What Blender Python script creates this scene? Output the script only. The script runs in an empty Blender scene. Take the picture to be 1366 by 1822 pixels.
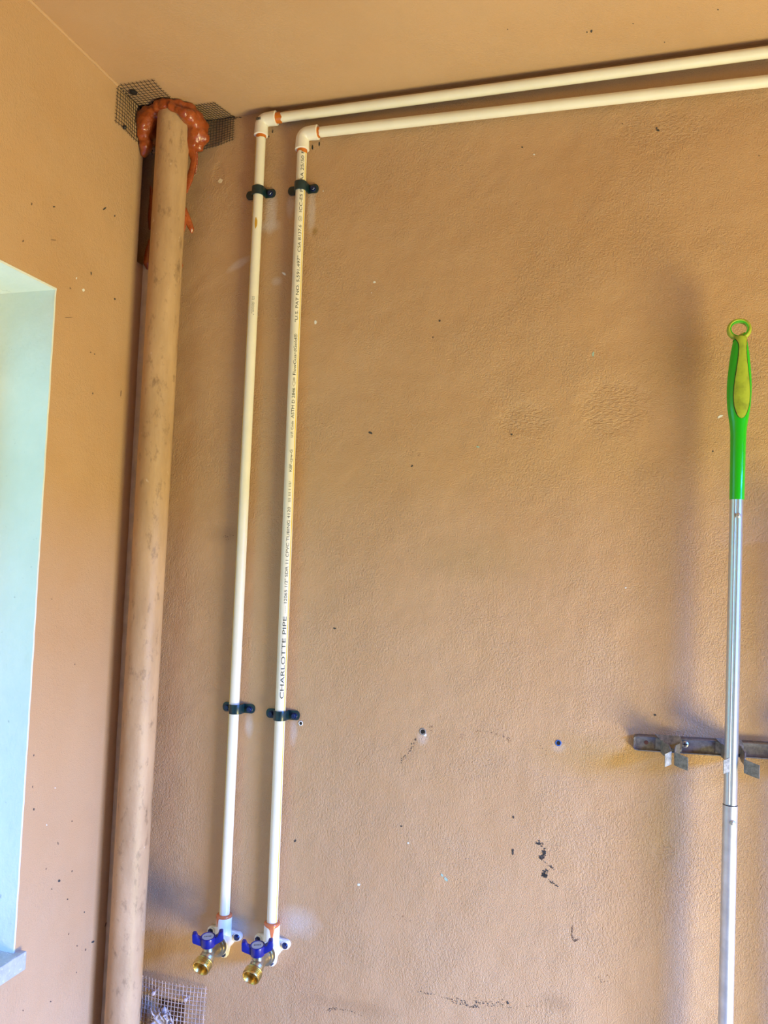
import bpy, bmesh, math, random
from mathutils import Vector, Matrix, noise
random.seed(7)
S = bpy.context.scene
COL = S.collection
PI = math.pi
Z0 = 2.33                     # height of the corner datum; z values written as d(..) hang below it
IMG_W, IMG_H, FPX = 1366.0, 1822.0, 1440.0

# ------------------------------------------------------------------ camera
CAM = Vector((0.772, -1.174, 1.600))
yaw, pitch, roll = math.radians(16.5), math.radians(3.83), math.radians(1.98)
fw = Vector((-math.sin(yaw)*math.cos(pitch), math.cos(yaw)*math.cos(pitch), math.sin(pitch)))
rt = Vector((math.cos(yaw), math.sin(yaw), 0)); up = rt.cross(fw)
rt, up = (math.cos(roll)*rt + math.sin(roll)*up), (-math.sin(roll)*rt + math.cos(roll)*up)
cd = bpy.data.cameras.new('camera'); cam = bpy.data.objects.new('camera', cd); COL.objects.link(cam)
cam.matrix_world = Matrix(((rt.x, up.x, -fw.x, CAM.x), (rt.y, up.y, -fw.y, CAM.y), (rt.z, up.z, -fw.z, CAM.z), (0, 0, 0, 1)))
cd.sensor_fit = 'VERTICAL'; cd.sensor_height = 36; cd.lens = 36*FPX/IMG_H; cd.clip_start = 0.01
S.camera = cam

# ------------------------------------------------------------------ light and exposure
S.view_settings.view_transform = 'Standard'; S.view_settings.look = 'None'
S.view_settings.exposure = -0.07; S.view_settings.gamma = 1.0; S.view_settings.use_curve_mapping = False
W = bpy.data.worlds.new('sky'); S.world = W; W.use_nodes = True
bg = W.node_tree.nodes['Background']; bg.inputs[0].default_value = (0.36, 0.90, 1.0, 1); bg.inputs[1].default_value = 1.3
def area(name, loc, target, sx, sy, watts, col):
    l = bpy.data.lights.new(name, 'AREA'); l.shape = 'RECTANGLE'; l.size = sx; l.size_y = sy; l.energy = watts; l.color = col
    o = bpy.data.objects.new(name, l); COL.objects.link(o); o.location = loc
    o.rotation_euler = (Vector(target) - Vector(loc)).to_track_quat('-Z', 'Y').to_euler(); return o
# sunlit ground in front of the open doorway, sky above it, sky in the side window
area('doorway_ground_light', (2.12, -0.93, 0.42), (1.52, -0.83, 1.27), 0.75, 0.72, 69, (1.0, 0.86, 0.31))
area('doorway_sky_light', (4.1, -1.5, 2.65), (0.5, -0.3, 0.75), 1.8, 1.3, 1500, (0.05, 0.24, 1.0))
area('window_sky_light', (-0.75, -0.95, 2.15), (0.25, -0.1, 1.0), 1.1, 0.9, 9, (0.45, 0.80, 1.0))
S.cycles.max_bounces = 6; S.cycles.diffuse_bounces = 3; S.cycles.glossy_bounces = 4

# ------------------------------------------------------------------ helpers
def d(z): return Z0 + z
def ray(px, py): return fw + rt*((px-IMG_W/2)/FPX) - up*((py-IMG_H/2)/FPX)
def PY(px, py, y=0.0):                      # point of the photo on the plane y (back wall is y = 0)
    r = ray(px, py); return CAM + r*((y-CAM.y)/r.y)
def PX(px, py, x=0.0):                      # on the plane x (left wall is x = 0)
    r = ray(px, py); return CAM + r*((x-CAM.x)/r.x)
def PZ(px, py, z):
    r = ray(px, py); return CAM + r*((z-CAM.z)/r.z)

class MB:
    def __init__(s): s.v = []; s.f = []
    def add(s, vs, fs):
        n = len(s.v); s.v += [Vector(p) for p in vs]; s.f += [tuple(i+n for i in f) for f in fs]; return s
    def box(s, a, b):
        x0, y0, z0 = a; x1, y1, z1 = b
        x0, x1 = sorted((x0, x1)); y0, y1 = sorted((y0, y1)); z0, z1 = sorted((z0, z1))
        return s.add([(x0,y0,z0),(x1,y0,z0),(x1,y1,z0),(x0,y1,z0),(x0,y0,z1),(x1,y0,z1),(x1,y1,z1),(x0,y1,z1)],
                     [(3,2,1,0),(4,5,6,7),(0,1,5,4),(1,2,6,5),(2,3,7,6),(3,0,4,7)])
    def tube(s, pts, r, n=24, cap=True, rr=None, up0=None, squash=None):
        pts = [Vector(p) for p in pts]; m = len(pts); rad = rr if rr else [r]*m
        T = [(pts[min(i+1,m-1)] - pts[max(i-1,0)]).normalized() for i in range(m)]
        if m > 1:
            for i in range(m):
                if T[i].length < 1e-9: T[i] = T[i-1]
        a = Vector(up0) if up0 else (Vector((0,0,1)) if abs(T[0].z) < .9 else Vector((1,0,0)))
        N = (a - T[0]*a.dot(T[0])).normalized(); vs = []; fs = []
        for i in range(m):
            N = (N - T[i]*N.dot(T[i])).normalized(); B = T[i].cross(N)
            for k in range(n):
                t = 2*PI*k/n; q = squash if squash else 1
                vs.append(pts[i] + (N*math.cos(t) + B*math.sin(t)*q)*rad[i])
        for i in range(m-1):
            for k in range(n):
                k2 = (k+1) % n; fs.append((i*n+k, i*n+k2, (i+1)*n+k2, (i+1)*n+k))
        if cap: fs.append(tuple(range(n-1,-1,-1))); fs.append(tuple((m-1)*n+k for k in range(n)))
        return s.add(vs, fs)
    def lathe(s, o, ax, prof, n=32):        # prof: (distance along axis, radius)
        o = Vector(o); ax = Vector(ax).normalized()
        u = ax.orthogonal().normalized(); w = ax.cross(u); vs = []; fs = []; m = len(prof)
        for h, r in prof:
            for k in range(n):
                t = 2*PI*k/n; vs.append(o + ax*h + (u*math.cos(t) + w*math.sin(t))*max(r, 1e-5))
        for i in range(m-1):
            for k in range(n):
                k2 = (k+1) % n; fs.append((i*n+k, i*n+k2, (i+1)*n+k2, (i+1)*n+k))
        fs.append(tuple(range(n-1,-1,-1))); fs.append(tuple((m-1)*n+k for k in range(n)))
        return s.add(vs, fs)
    def prism(s, poly, e):                  # closed planar polygon pushed along e
        e = Vector(e); n = len(poly); P = [Vector(p) for p in poly]
        return s.add(P + [p+e for p in P], [tuple(range(n-1,-1,-1)), tuple(range(n,2*n))] + [(i,(i+1)%n,(i+1)%n+n,i+n) for i in range(n)])
    def ball(s, c, r, sc=(1,1,1), sub=2):
        bm = bmesh.new(); bmesh.ops.create_icosphere(bm, subdivisions=sub, radius=1)
        c = Vector(c); vs = [c + Vector((v.co.x*sc[0], v.co.y*sc[1], v.co.z*sc[2]))*r for v in bm.verts]
        bm.verts.index_update(); fs = [tuple(v.index for v in f.verts) for f in bm.faces]; bm.free(); return s.add(vs, fs)
    def build(s, name, m, parent=None, smooth=35, bevel=0, M=None):
        me = bpy.data.meshes.new(name); me.from_pydata([tuple(p) for p in s.v], [], s.f)
        bm = bmesh.new(); bm.from_mesh(me); bmesh.ops.recalc_face_normals(bm, faces=bm.faces)
        if bevel:
            es = [e for e in bm.edges if len(e.link_faces) == 2 and e.calc_face_angle(0) > .6]
            bmesh.ops.bevel(bm, geom=es, offset=bevel, segments=2, affect='EDGES', profile=.6, clamp_overlap=True)
        if M: bm.transform(M)
        bm.to_mesh(me); bm.free()
        if smooth:
            me.polygons.foreach_set('use_smooth', [True]*len(me.polygons)); me.set_sharp_from_angle(angle=math.radians(smooth))
        me.materials.append(m); o = bpy.data.objects.new(name, me); COL.objects.link(o)
        if parent:
            o.parent = parent; o.matrix_parent_inverse = PINV.get(parent.name, Matrix.Identity(4))
        return o
PINV = {}
def thing(name, label, cat, loc=(0,0,0), group=None):
    o = bpy.data.objects.new(name, None); COL.objects.link(o); o.location = loc; o.empty_display_size = .03
    PINV[o.name] = Matrix.Translation(-Vector(loc)); tag(o, label, cat, group); return o
def tag(o, label, cat, group=None):
    o['label'] = label; o['category'] = cat
    if group: o['group'] = group
    return o
def struct(o): o['kind'] = 'structure'; return o

# ------------------------------------------------------------------ materials
class Mat:
    def __init__(s, name):
        s.m = bpy.data.materials.new(name); s.m.use_nodes = True; s.t = s.m.node_tree; s.n = s.t.nodes; s.l = s.t.links
        s.b = s.n['Principled BSDF']; s.co = s.n.new('ShaderNodeTexCoord').outputs['Object']
    def set(s, k, v): s.b.inputs[k].default_value = v; return s
    def node(s, t, **kw):
        q = s.n.new(t)
        for k, v in kw.items(): setattr(q, k, v)
        return q
    def link(s, a, b): s.l.new(a, b)
    def noise(s, scale, detail=4, rough=.55, vec=None, dist=0):
        q = s.node('ShaderNodeTexNoise'); q.inputs['Scale'].default_value = scale; q.inputs['Detail'].default_value = detail
        q.inputs['Roughness'].default_value = rough; q.inputs['Distortion'].default_value = dist
        s.link(vec or s.co, q.inputs['Vector']); return q.outputs['Fac']
    def mapr(s, f, a, b, c=0., e=1.):
        q = s.node('ShaderNodeMapRange'); s.link(f, q.inputs['Value'])
        for i, v in zip(('From Min','From Max','To Min','To Max'), (a, b, c, e)): q.inputs[i].default_value = v
        return q.outputs['Result']
    def math(s, op, a, b=None):
        q = s.node('ShaderNodeMath', operation=op)
        for i, v in enumerate((a, b)):
            if v is None: continue
            if isinstance(v, (int, float)): q.inputs[i].default_value = v
            else: s.link(v, q.inputs[i])
        return q.outputs[0]
    def mix(s, f, a, b, mode='MIX'):
        q = s.node('ShaderNodeMix', data_type='RGBA', blend_type=mode)
        if isinstance(f, (int, float)): q.inputs[0].default_value = f
        else: s.link(f, q.inputs[0])
        for i, v in ((6, a), (7, b)):
            if isinstance(v, tuple): q.inputs[i].default_value = (*v[:3], 1)
            else: s.link(v, q.inputs[i])
        return q.outputs[2]
    def mapping(s, loc=(0,0,0), rot=(0,0,0), scale=(1,1,1), typ='POINT', vec=None):
        q = s.node('ShaderNodeMapping', vector_type=typ); q.inputs['Location'].default_value = loc
        q.inputs['Rotation'].default_value = rot; q.inputs['Scale'].default_value = scale
        s.link(vec or s.co, q.inputs['Vector']); return q.outputs[0]
    def bump(s, h, dist, strength=1., prev=None):
        q = s.node('ShaderNodeBump'); q.inputs['Distance'].default_value = dist; q.inputs['Strength'].default_value = strength
        s.link(h, q.inputs['Height'])
        if prev: s.link(prev, q.inputs['Normal'])
        return q.outputs[0]
    def color(s, c):
        if isinstance(c, tuple): s.b.inputs['Base Color'].default_value = (*c[:3], 1)
        else: s.link(c, s.b.inputs['Base Color'])
        return s
    def normal(s, n): s.link(n, s.b.inputs['Normal']); return s
    def ellipse(s, c, size, rot=(0,0,0), soft=.6, wob=.35, wscale=60):   # 1 inside, 0 outside, ragged rim
        v = s.mapping(c, rot, size, 'TEXTURE')
        L = s.node('ShaderNodeVectorMath', operation='LENGTH'); s.link(v, L.inputs[0])
        if not hasattr(s, 'rag'): s.rag = s.math('SUBTRACT', s.noise(wscale, 3), .5)
        k = s.math('ADD', L.outputs['Value'], s.math('MULTIPLY', s.rag, wob*2))
        return s.mapr(k, 1+soft/2, 1-soft/2)

def simple(name, col, rough=.5, metal=0., var=.0, vscale=60, bump=0, bscale=200, coat=0, spec=.5):
    M = Mat(name); M.set('Roughness', rough).set('Metallic', metal).set('Coat Weight', coat).set('Specular IOR Level', spec)
    if var:
        M.color(M.mix(M.mapr(M.noise(vscale, 5), .3, .7), tuple(c*(1-var) for c in col), tuple(min(1, c*(1+var)) for c in col)))
    else: M.color(col)
    if bump: M.normal(M.bump(M.noise(bscale, 3), bump))
    return M.m

PAINT = (0.58, 0.360, 0.190)
def paint(name, axis, spots=(), rough_spots=(), specks=.0, grain=1.0, tint=1.0):
    M = Mat(name); base = tuple(c*tint for c in PAINT)
    a = M.mapr(M.noise(3.2, 3, .55), .35, .68); b = M.mapr(M.noise(14, 2, .6), .3, .75)
    c = M.mix(a, base, (base[0]*.90, base[1]*.86, base[2]*.80))
    c = M.mix(M.math('MULTIPLY', b, .35), c, (base[0]*.93, base[1]*1.0, base[2]*1.12))
    for (cen, size, rot, col, op, soft) in spots:
        c = M.mix(M.math('MULTIPLY', M.ellipse(cen, size, rot, soft), op), c, col)
    if specks:                                    # sparse dark fly specks and nicks
        vo = M.node('ShaderNodeTexVoronoi'); vo.inputs['Scale'].default_value = 38; M.link(M.co, vo.inputs['Vector'])
        near = M.mapr(vo.outputs['Distance'], .026, .014)
        sp = M.node('ShaderNodeSeparateColor'); M.link(vo.outputs['Color'], sp.inputs[0])
        pick = M.mapr(sp.outputs[0], 1-specks, 1-specks+.01)
        c = M.mix(M.math('MULTIPLY', M.math('MULTIPLY', near, pick), .85), c, (.10, .06, .035))
    M.color(c); M.set('Roughness', .48).set('Specular IOR Level', .4)
    # plaster relief: long trowel waves, brushed grain, fine orange peel
    st = {'y': (1, 1, .8), 'x': (1, .8, .6), 'z': (.8, 1, 1)}[axis]
    g = M.noise(300, 3, .68, M.mapping(scale=st), .1)
    g2 = M.noise(620, 1, .6)
    w = M.noise(16, 2, .55)
    patch = M.mapr(M.noise(7, 1, .5), .38, .62, .35, 1.15)
    n = M.bump(w, .004*grain)
    n = M.bump(M.math('MULTIPLY', g, patch), .0016*grain, 1, n)
    n = M.bump(g2, .0009*grain, 1, n)
    if rough_spots:
        tot = None
        for (cen, size, dist) in rough_spots:
            mk = M.math('MULTIPLY', M.ellipse(cen, size, (0,0,0), .5, .5, 50), dist/.002); tot = mk if tot is None else M.math('MAXIMUM', tot, mk)
        n = M.bump(M.math('MULTIPLY', M.math('ADD', M.noise(150, 3, .6, M.mapping(scale=(1,1,2.2))), -.9), tot), .002, 1, n)
    M.normal(n); return M.m

def yc(px, py, depth=.2):                 # ellipse centre on the back wall
    p = PY(px, py); return (p.x, 0, p.z)
K = .00088
def sp(px, py, w, h, col, op, soft=.9, rot=0): return (yc(px, py), (w*K/2, .5, h*K/2), (0, rot, 0), col, op, soft)
DUST = (.70, .62, .58); DIRT = (.30, .17, .08)
M_back = paint('tan_wall_paint_back', 'y', spots=[
    sp(482, 375, 20, 70, DUST, .55), sp(480, 402, 34, 22, DUST, .55), sp(517, 366, 14, 40, DUST, .4), sp(554, 375, 14, 70, DUST, .55),
    sp(425, 470, 44, 14, DUST, .5, .8, -.5), sp(443, 1290, 14, 34, DUST, .5), sp(522, 1300, 12, 40, DUST, .45), sp(493, 500, 18, 14, DUST, .35),
    sp(850, 995, 150, 60, (.45, .29, .13), .45, 1.4), sp(1060, 1345, 150, 50, (.46, .28, .10), .55, 1.4), sp(560, 412, 10, 14, (.33, .2, .06), .7),
    sp(1180, 1480, 60, 120, (.46, .30, .12), .4, 1.4), sp(1210, 640, 90, 110, (.44, .27, .09), .4, 1.4), sp(400, 950, 60, 30, DIRT, .3, 1.2),
    sp(752, 1312, 16, 20, DUST, .35), sp(993, 1330, 18, 14, DUST, .25), sp(435, 1655, 110, 26, DUST, .45, 1.2), sp(530, 1640, 60, 40, DUST, .4, 1.2),
    sp(990, 1785, 40, 22, DIRT, .35, 1.2), sp(625, 1790, 120, 20, DIRT, .25, 1.2)],
    rough_spots=[(yc(935, 745), (.038, .5, .021), .0022), (yc(1090, 725), (.044, .5, .040), .0026), (yc(1175, 230), (.06, .5, .03), .0015),
                 (yc(460, 370), (.05, .5, .04), .0010), (yc(388, 312), (.010, .5, .020), .0014), (yc(1180, 1515), (.012, .5, .012), .0022)], specks=.018)
M_left = paint('tan_wall_paint_left', 'x', specks=.025, grain=.55, tint=1.0)
M_ceil = paint('tan_ceiling_paint', 'z', specks=.012, grain=.45, tint=1.0)
M_room = simple('tan_room_paint', PAINT, .5)
def drain_mat():
    M = Mat('tan_painted_drain_pipe')
    c = M.mix(M.mapr(M.noise(22, 6, .65, M.mapping(scale=(1,1,.25))), .35, .7), (.60, .39, .21), (.42, .26, .13))
    c = M.mix(M.math('MULTIPLY', M.mapr(M.noise(70, 4, .7, M.mapping(scale=(1,1,.5))), .56, .72), .65), c, (.16, .09, .045))
    c = M.mix(M.math('MULTIPLY', M.mapr(M.noise(120, 3, .6, M.mapping(loc=(3,1,2), scale=(1,1,.4))), .70, .76), .6), c, (.75, .62, .5))
    M.color(c); M.set('Roughness', .5); n = M.bump(M.noise(40, 4, .6), .0012); M.normal(M.bump(M.noise(220, 3, .6), .0004, 1, n)); return M.m
M_drain = drain_mat()
M_cpvc = simple('cream_plastic_pipe', (.83, .78, .63), .32, var=.04, vscale=25)
M_fit = simple('white_plastic_fitting', (.86, .81, .70), .3)
M_glue = simple('orange_pipe_cement', (.62, .16, .012), .22, var=.25, vscale=90, coat=.4)
M_gluered = simple('red_orange_cement_drip', (.62, .17, .06), .25, var=.15, vscale=90, coat=.4)
M_yellow = simple('yellow_stripe_ink', (.80, .58, .04), .4)
M_ink = simple('black_ink', (.02, .025, .02), .5)
M_faint = simple('faint_grey_ink', (.22, .21, .16), .5)
M_clamp = simple('dark_green_painted_strap', (.008, .030, .036), .3, var=.3, vscale=120)
M_screw = simple('blue_black_screw_head', (.012, .022, .09), .28, .3)
def foam_mat():
    M = Mat('orange_expanding_foam')
    c = M.mix(M.mapr(M.noise(35, 5, .6), .35, .7), (.40, .085, .014), (.24, .038, .006))
    M.color(M.mix(M.math('MULTIPLY', M.mapr(M.noise(90, 4, .6), .6, .75), .5), c, (.55, .20, .06)))
    M.set('Roughness', .3).set('Coat Weight', .5).set('Coat Roughness', .2)
    n = M.bump(M.noise(60, 3, .5), .004); M.normal(M.bump(M.noise(260, 3, .5), .0006, 1, n)); return M.m
M_foam = foam_mat()
M_wire = simple('dark_steel_wire', (.035, .032, .035), .5, .4)
M_wirep = simple('paint_smeared_wire', (.52, .40, .34), .45, .1, var=.35, vscale=120)
M_black = simple('black_parts_and_hole_shade', (.010, .006, .004), .8)  # black parts; in bores and screw slots the shade is put into the colour
M_white = None
def white_mat():
    M = Mat('white_reveal_paint')
    c = M.mix(M.mapr(M.noise(9, 4, .6), .35, .7), (.80, .84, .80), (.70, .76, .72))
    c = M.mix(M.math('MULTIPLY', M.mapr(M.noise(60, 5, .7), .66, .74), .6), c, (.30, .33, .31))
    M.color(c); M.set('Roughness', .45); M.normal(M.bump(M.noise(70, 4, .6), .0012)); return M.m
M_white = white_mat()
def sill_mat():
    M = Mat('grey_terrazzo_sill')
    c = M.mix(M.mapr(M.noise(40, 5, .7), .35, .7), (.52, .53, .50), (.36, .37, .36))
    M.color(M.mix(M.math('MULTIPLY', M.mapr(M.noise(200, 3, .6), .58, .68), .6), c, (.68, .68, .64))); M.set('Roughness', .55); M.normal(M.bump(M.noise(180, 4), .0008)); return M.m
M_sill = sill_mat()
M_green = simple('bright_green_plastic', (.010, .50, .014), .25, coat=.3)
def insert_mat():
    M = Mat('yellow_green_soft_grip')
    M.color(M.mix(M.mapr(M.noise(70, 5, .65), .45, .75), (.36, .47, .035), (.20, .26, .02))); M.set('Roughness', .5); return M.m
M_insert = insert_mat()
M_alu = simple('brushed_aluminium', (.60, .63, .64), .36, .85, var=.05, vscale=150)
M_alu2 = simple('scuffed_aluminium', (.66, .68, .68), .42, .8, var=.12, vscale=60)
def galv(name, a, b, rough):
    M = Mat(name); M.color(M.mix(M.mapr(M.noise(220, 4, .7), .40, .64), a, b)); M.set('Metallic', .55).set('Roughness', rough)
    M.normal(M.bump(M.noise(240, 3), .0003)); return M.m
M_rail = galv('tarnished_steel_rail', (.24, .225, .22), (.15, .14, .145), .38)
M_clip = galv('worn_galvanised_clip', (.30, .29, .26), (.17, .165, .15), .55)
M_zinc = simple('zinc_screw_head', (.55, .55, .52), .35, .8)
M_brass = simple('polished_brass', (.55, .38, .12), .34, 1.0, var=.06)
M_nickel = simple('dull_nickel_brass', (.46, .38, .23), .36, .95, var=.12, vscale=150)
M_blue = simple('blue_plastic_handle', (.0025, .006, .17), .32, coat=.3)
M_disc = simple('grey_handle_badge', (.46, .48, .50), .4, .3)
M_conc = simple('concrete_floor', (.22, .20, .17), .7, var=.15, vscale=8, bump=.002, bscale=60)
M_filler = simple('pale_filler_bead', (.78, .66, .46), .6, var=.15, vscale=40, bump=.003, bscale=60)
M_whitechip = simple('bare_white_plaster_chip', (.80, .80, .76), .7)
M_cyan = simple('pale_green_old_paint_chip', (.36, .52, .44), .7)
M_bluean = simple('blue_plastic_wall_anchor', (.02, .12, .42), .4)
M_soot = simple('dark_scuff', (.055, .05, .045), .7)
M_brownsc = simple('brown_scuff', (.20, .12, .07), .7)
M_glass = bpy.data.materials.new('window_glass'); M_glass.use_nodes = True
t = M_glass.node_tree; t.nodes.clear(); out = t.nodes.new('ShaderNodeOutputMaterial'); mx = t.nodes.new('ShaderNodeMixShader')
tr = t.nodes.new('ShaderNodeBsdfTransparent'); gl = t.nodes.new('ShaderNodeBsdfGlossy'); gl.inputs['Roughness'].default_value = .02
tr.inputs[0].default_value = (.93, .98, .97, 1); mx.inputs[0].default_value = .07
t.links.new(tr.outputs[0], mx.inputs[1]); t.links.new(gl.outputs[0], mx.inputs[2]); t.links.new(mx.outputs[0], out.inputs[0])

# ------------------------------------------------------------------ the room
CEIL = d(.010); RX = 2.2; RY = -5.0; T = .15
WY0, WY1, WZ0, WZ1 = -.2335, -1.05, d(-1.262), d(-.3545)     # window opening in the left wall
m = MB(); HX0, HX1, HZ0, HZ1 = .060, .128, d(-1.60), d(-1.418)       # broken-out hole behind the lower wire mesh
m.box((-T, 0, -T), (HX0, T, CEIL+T)); m.box((HX1, 0, -T), (RX+T, T, CEIL+T)); m.box((HX0, 0, -T), (HX1, T, HZ0)); m.box((HX0, 0, HZ1), (HX1, T, CEIL+T)); m.box((HX0, .06, HZ0), (HX1, T, HZ1))
wb = struct(m.build('wall_back', M_back, smooth=0))
m = MB()
NZ0, NZ1, NY = d(-.245), d(-.035), -.046              # broken-out hollow in the corner behind the drain pipe
m.box((-T, NY, -T), (0, WY0, CEIL+T)); m.box((-T, 0, -T), (0, NY, NZ0)); m.box((-T, 0, NZ1), (0, NY, CEIL+T)); m.box((-T, 0, NZ0), (-.07, NY, NZ1)); m.box((-T, WY1, -T), (0, RY-T, CEIL+T))
m.box((-T, WY0, -T), (0, WY1, WZ0-.03)); m.box((-T, WY0, WZ1), (0, WY1, CEIL+T))
wl = struct(m.build('wall_left', M_left, smooth=0))
struct(MB().box((0, 0, CEIL), (RX, RY, CEIL+T)).build('ceiling', M_ceil, smooth=0))
struct(MB().box((0, 0, -T), (RX, RY, 0)).build('floor', M_conc, smooth=0))
struct(MB().box((0, RY, 0), (RX, RY-T, CEIL)).build('wall_front', M_room, smooth=0))
m = MB(); DY0, DY1, DZ = -.50, -2.10, 1.90                    # open doorway in the right wall
m.box((RX, 0, 0), (RX+T, DY0, CEIL)); m.box((RX, DY1, 0), (RX+T, RY, CEIL)); m.box((RX, DY0, DZ), (RX+T, DY1, CEIL))
struct(m.build('wall_right', M_room, smooth=0))
struct(MB().box((RX, RY-.5, -T), (RX+3.0, 0.6, -.01)).build('ground_outside', M_conc, smooth=0))

m = MB(); m.tube([(.0006, -.10 - .02*i, CEIL-.0006 + .0006*noise.noise((i*.9, 0, 0))) for i in range(30)], 0, 8, rr=[.0026*(1+.35*noise.noise((i*.8, 3, 0))) for i in range(30)])
struct(m.build('trim_1', M_room, smooth=60))
# window: white plastered reveal, frame with a pane, stone sill
def rough_slab(a, b, n, amp, seed, axis):   # a lining whose long edge on the room side is chipped
    return MB().box(a, b)
win = bpy.data.objects.new('window_1', None); COL.objects.link(win); win['kind'] = 'structure'; PINV[win.name] = Matrix.Identity(4)
win['label'] = 'white painted window recess in the left wall'
def jamb(y0, y1):                            # jagged edge where the white paint meets the tan paint
    m = MB(); n = 60; vs = []
    for i in range(n+1):
        z = WZ0 + (WZ1-WZ0)*i/n; e = .0008*noise.noise((0, 0, z*40)) + .0007*noise.noise((3, 0, z*150))
        for x, y in ((-T, y0), (e, y0), (e, y1), (-T, y1)): vs.append((x, y, z))
    fs = [(4*i+k, 4*i+(k+1)%4, 4*i+4+(k+1)%4, 4*i+4+k) for i in range(n) for k in range(4)]
    fs += [(3,2,1,0), tuple(4*n+k for k in range(4))]
    return m.add(vs, fs)
jamb(WY0, WY0-.003).build('reveal', M_white, win, 0)
jamb(WY1, WY1+.003).build('reveal', M_white, win, 0)
MB().box((-T, WY0, WZ1), (.0005, WY1, WZ1-.003)).build('reveal', M_white, win, 0)
fx0, fx1 = -.135, -.096
fr = MB()
for y in (WY0-.003, WY1+.043): fr.box((fx0, y, WZ0), (fx1, y-.04, WZ1-.003))
for z in (WZ0, WZ1-.043): fr.box((fx0, WY0-.043, z), (fx1, WY1+.043, z+.04))
fr.box((fx0, (WY0+WY1)/2+.018, WZ0+.04), (fx1, (WY0+WY1)/2-.018, WZ1-.043))
fr = fr.build('window_frame', M_white, win, 0)
for y0, y1 in ((WY0-.043, (WY0+WY1)/2+.018), ((WY0+WY1)/2-.018, WY1+.043)):
    MB().box((-.118, y0, WZ0+.04), (-.114, y1, WZ1-.043)).build('window_pane', M_glass, win, 0)
MB().box((-T, PX(47, 1705, .012).y, WZ0-.024), (.012, WY1-.02, WZ0)).build('window_sill', M_sill, win, 0, bevel=.0015)

# ------------------------------------------------------------------ drain pipe in the corner
DR = .0262; DYc = -.048
pt, pb = PY(302.5, 330, DYc), PY(217, 1822, DYc)
dirp = (pt-pb).normalized(); top = pt + dirp*((CEIL-pt.z)/dirp.z); bot = pb - dirp*((pb.z)/dirp.z)
n = 90; end = top + (bot-top)*(.014/(top-bot).length); pts = [bot + (end-bot)*i/n for i in range(n+1)]
MB().tube(pts, DR, 48, rr=[DR*(1 + .012*noise.noise((0, 1, p.z*9))) for p in pts]).build('drain_pipe', M_drain)
tag(bpy.data.objects['drain_pipe'], 'thick tan painted drain pipe standing in the corner up to the ceiling', 'pipe')
dp = bpy.data.objects['drain_pipe']

# pale filler bead behind the drain pipe, on the left wall by the corner
m = MB(); vs = []; n = 120; z1 = d(-.235)
for i in range(n+1):
    z = z1*i/n; w = .5*noise.noise((7, 0, z*18)) + .4*noise.noise((2, 5, z*70))
    a = -.0285 - .002*w; tk = .0150 + .0022*w
    for x, y in ((0, a), (tk, a), (tk+.002, a+.009), (tk, -.004), (0, -.004)): vs.append((x, y, z))
fs = [(5*i+k, 5*i+(k+1)%5, 5*i+5+(k+1)%5, 5*i+5+k) for i in range(n) for k in range(5)] + [(4,3,2,1,0), tuple(5*n+k for k in range(5))]
o = m.add(vs, fs).build('filler_strip', M_filler, None, 40)
tag(o, 'thin pale filler strip running up the corner behind the tan drain pipe', 'filler strip')

# ------------------------------------------------------------------ expanding foam round the pipe at the ceiling
def bake_remesh(m, name, mat, vox, parent=None, smooth_it=3):
    o = m.build(name, mat, parent, 0)
    r = o.modifiers.new('r', 'REMESH'); r.mode = 'VOXEL'; r.voxel_size = vox
    q = o.modifiers.new('s', 'SMOOTH'); q.factor = .5; q.iterations = smooth_it
    dg = bpy.context.evaluated_depsgraph_get(); me = bpy.data.meshes.new_from_object(o.evaluated_get(dg))
    o.modifiers.clear(); old = o.data; o.data = me; bpy.data.meshes.remove(old); me.name = name
    me.polygons.foreach_set('use_smooth', [True]*len(me.polygons)); return o
m = MB()
FB = [  # photo px, py, depth plane y, radius, stretch
 (259,218,-.058,.0185,(1,1,1.1)),(254,238,-.056,.0155,(1,1,1.2)),(259,258,-.052,.013,(.9,1,1.2)),(255,272,-.050,.0085,(1,1,1.0)),(270,210,-.052,.018,(1,1,1)),(266,235,-.04,.018,(1,1,1.3)),
 (275,244,-.030,.013,(1,1,1.2)),(262,188,-.058,.0065,(1,1,1)),(270,194,-.060,.007,(1,1,1)),(280,192,-.068,.0085,(1,1,.8)),(291,189,-.074,.0075,(1.2,1,.7)),
 (303,189,-.076,.0058,(.9,1,1.3)),(308,192,-.074,.0060,(1,1,1.2)),(318,196,-.072,.0075,(1,1,.9)),(328,203,-.068,.0095,(1,1,.9)),(336,208,-.056,.014,(1,1,.9)),(345,212,-.044,.016,(1,1,1)),
 (350,224,-.036,.018,(1,1,1)),(351,242,-.033,.0185,(.95,1,1)),(343,254,-.032,.016,(1,1,1)),(357,246,-.03,.013,(1,1,1)),(360,232,-.03,.010,(1,1,1.5)),
 (337,266,-.028,.010,(1,1,1)),(354,262,-.028,.008,(1,1,1)),(300,225,-.022,.028,(1,.8,1.2)),(320,240,-.016,.026,(1,.7,1)),(280,235,-.014,.024,(1,.7,1)),
 (353,208,-.03,.009,(1,1,1)),(364,224,-.022,.008,(1,1,1))]
for px, py, y, r, sc in FB: m.ball(PY(px, py, y), r, sc)
for a, b, r in ((.030,-.060,.012),(.042,-.070,.0105),(.052,-.074,.0085),(.060,-.070,.0095),(.072,-.062,.012),(.050,-.045,.028),(.082,-.048,.014),(.020,-.052,.012)): m.ball((a, b, CEIL-.007), r, (1,1,.9))
rnd = random.Random(3)
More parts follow.
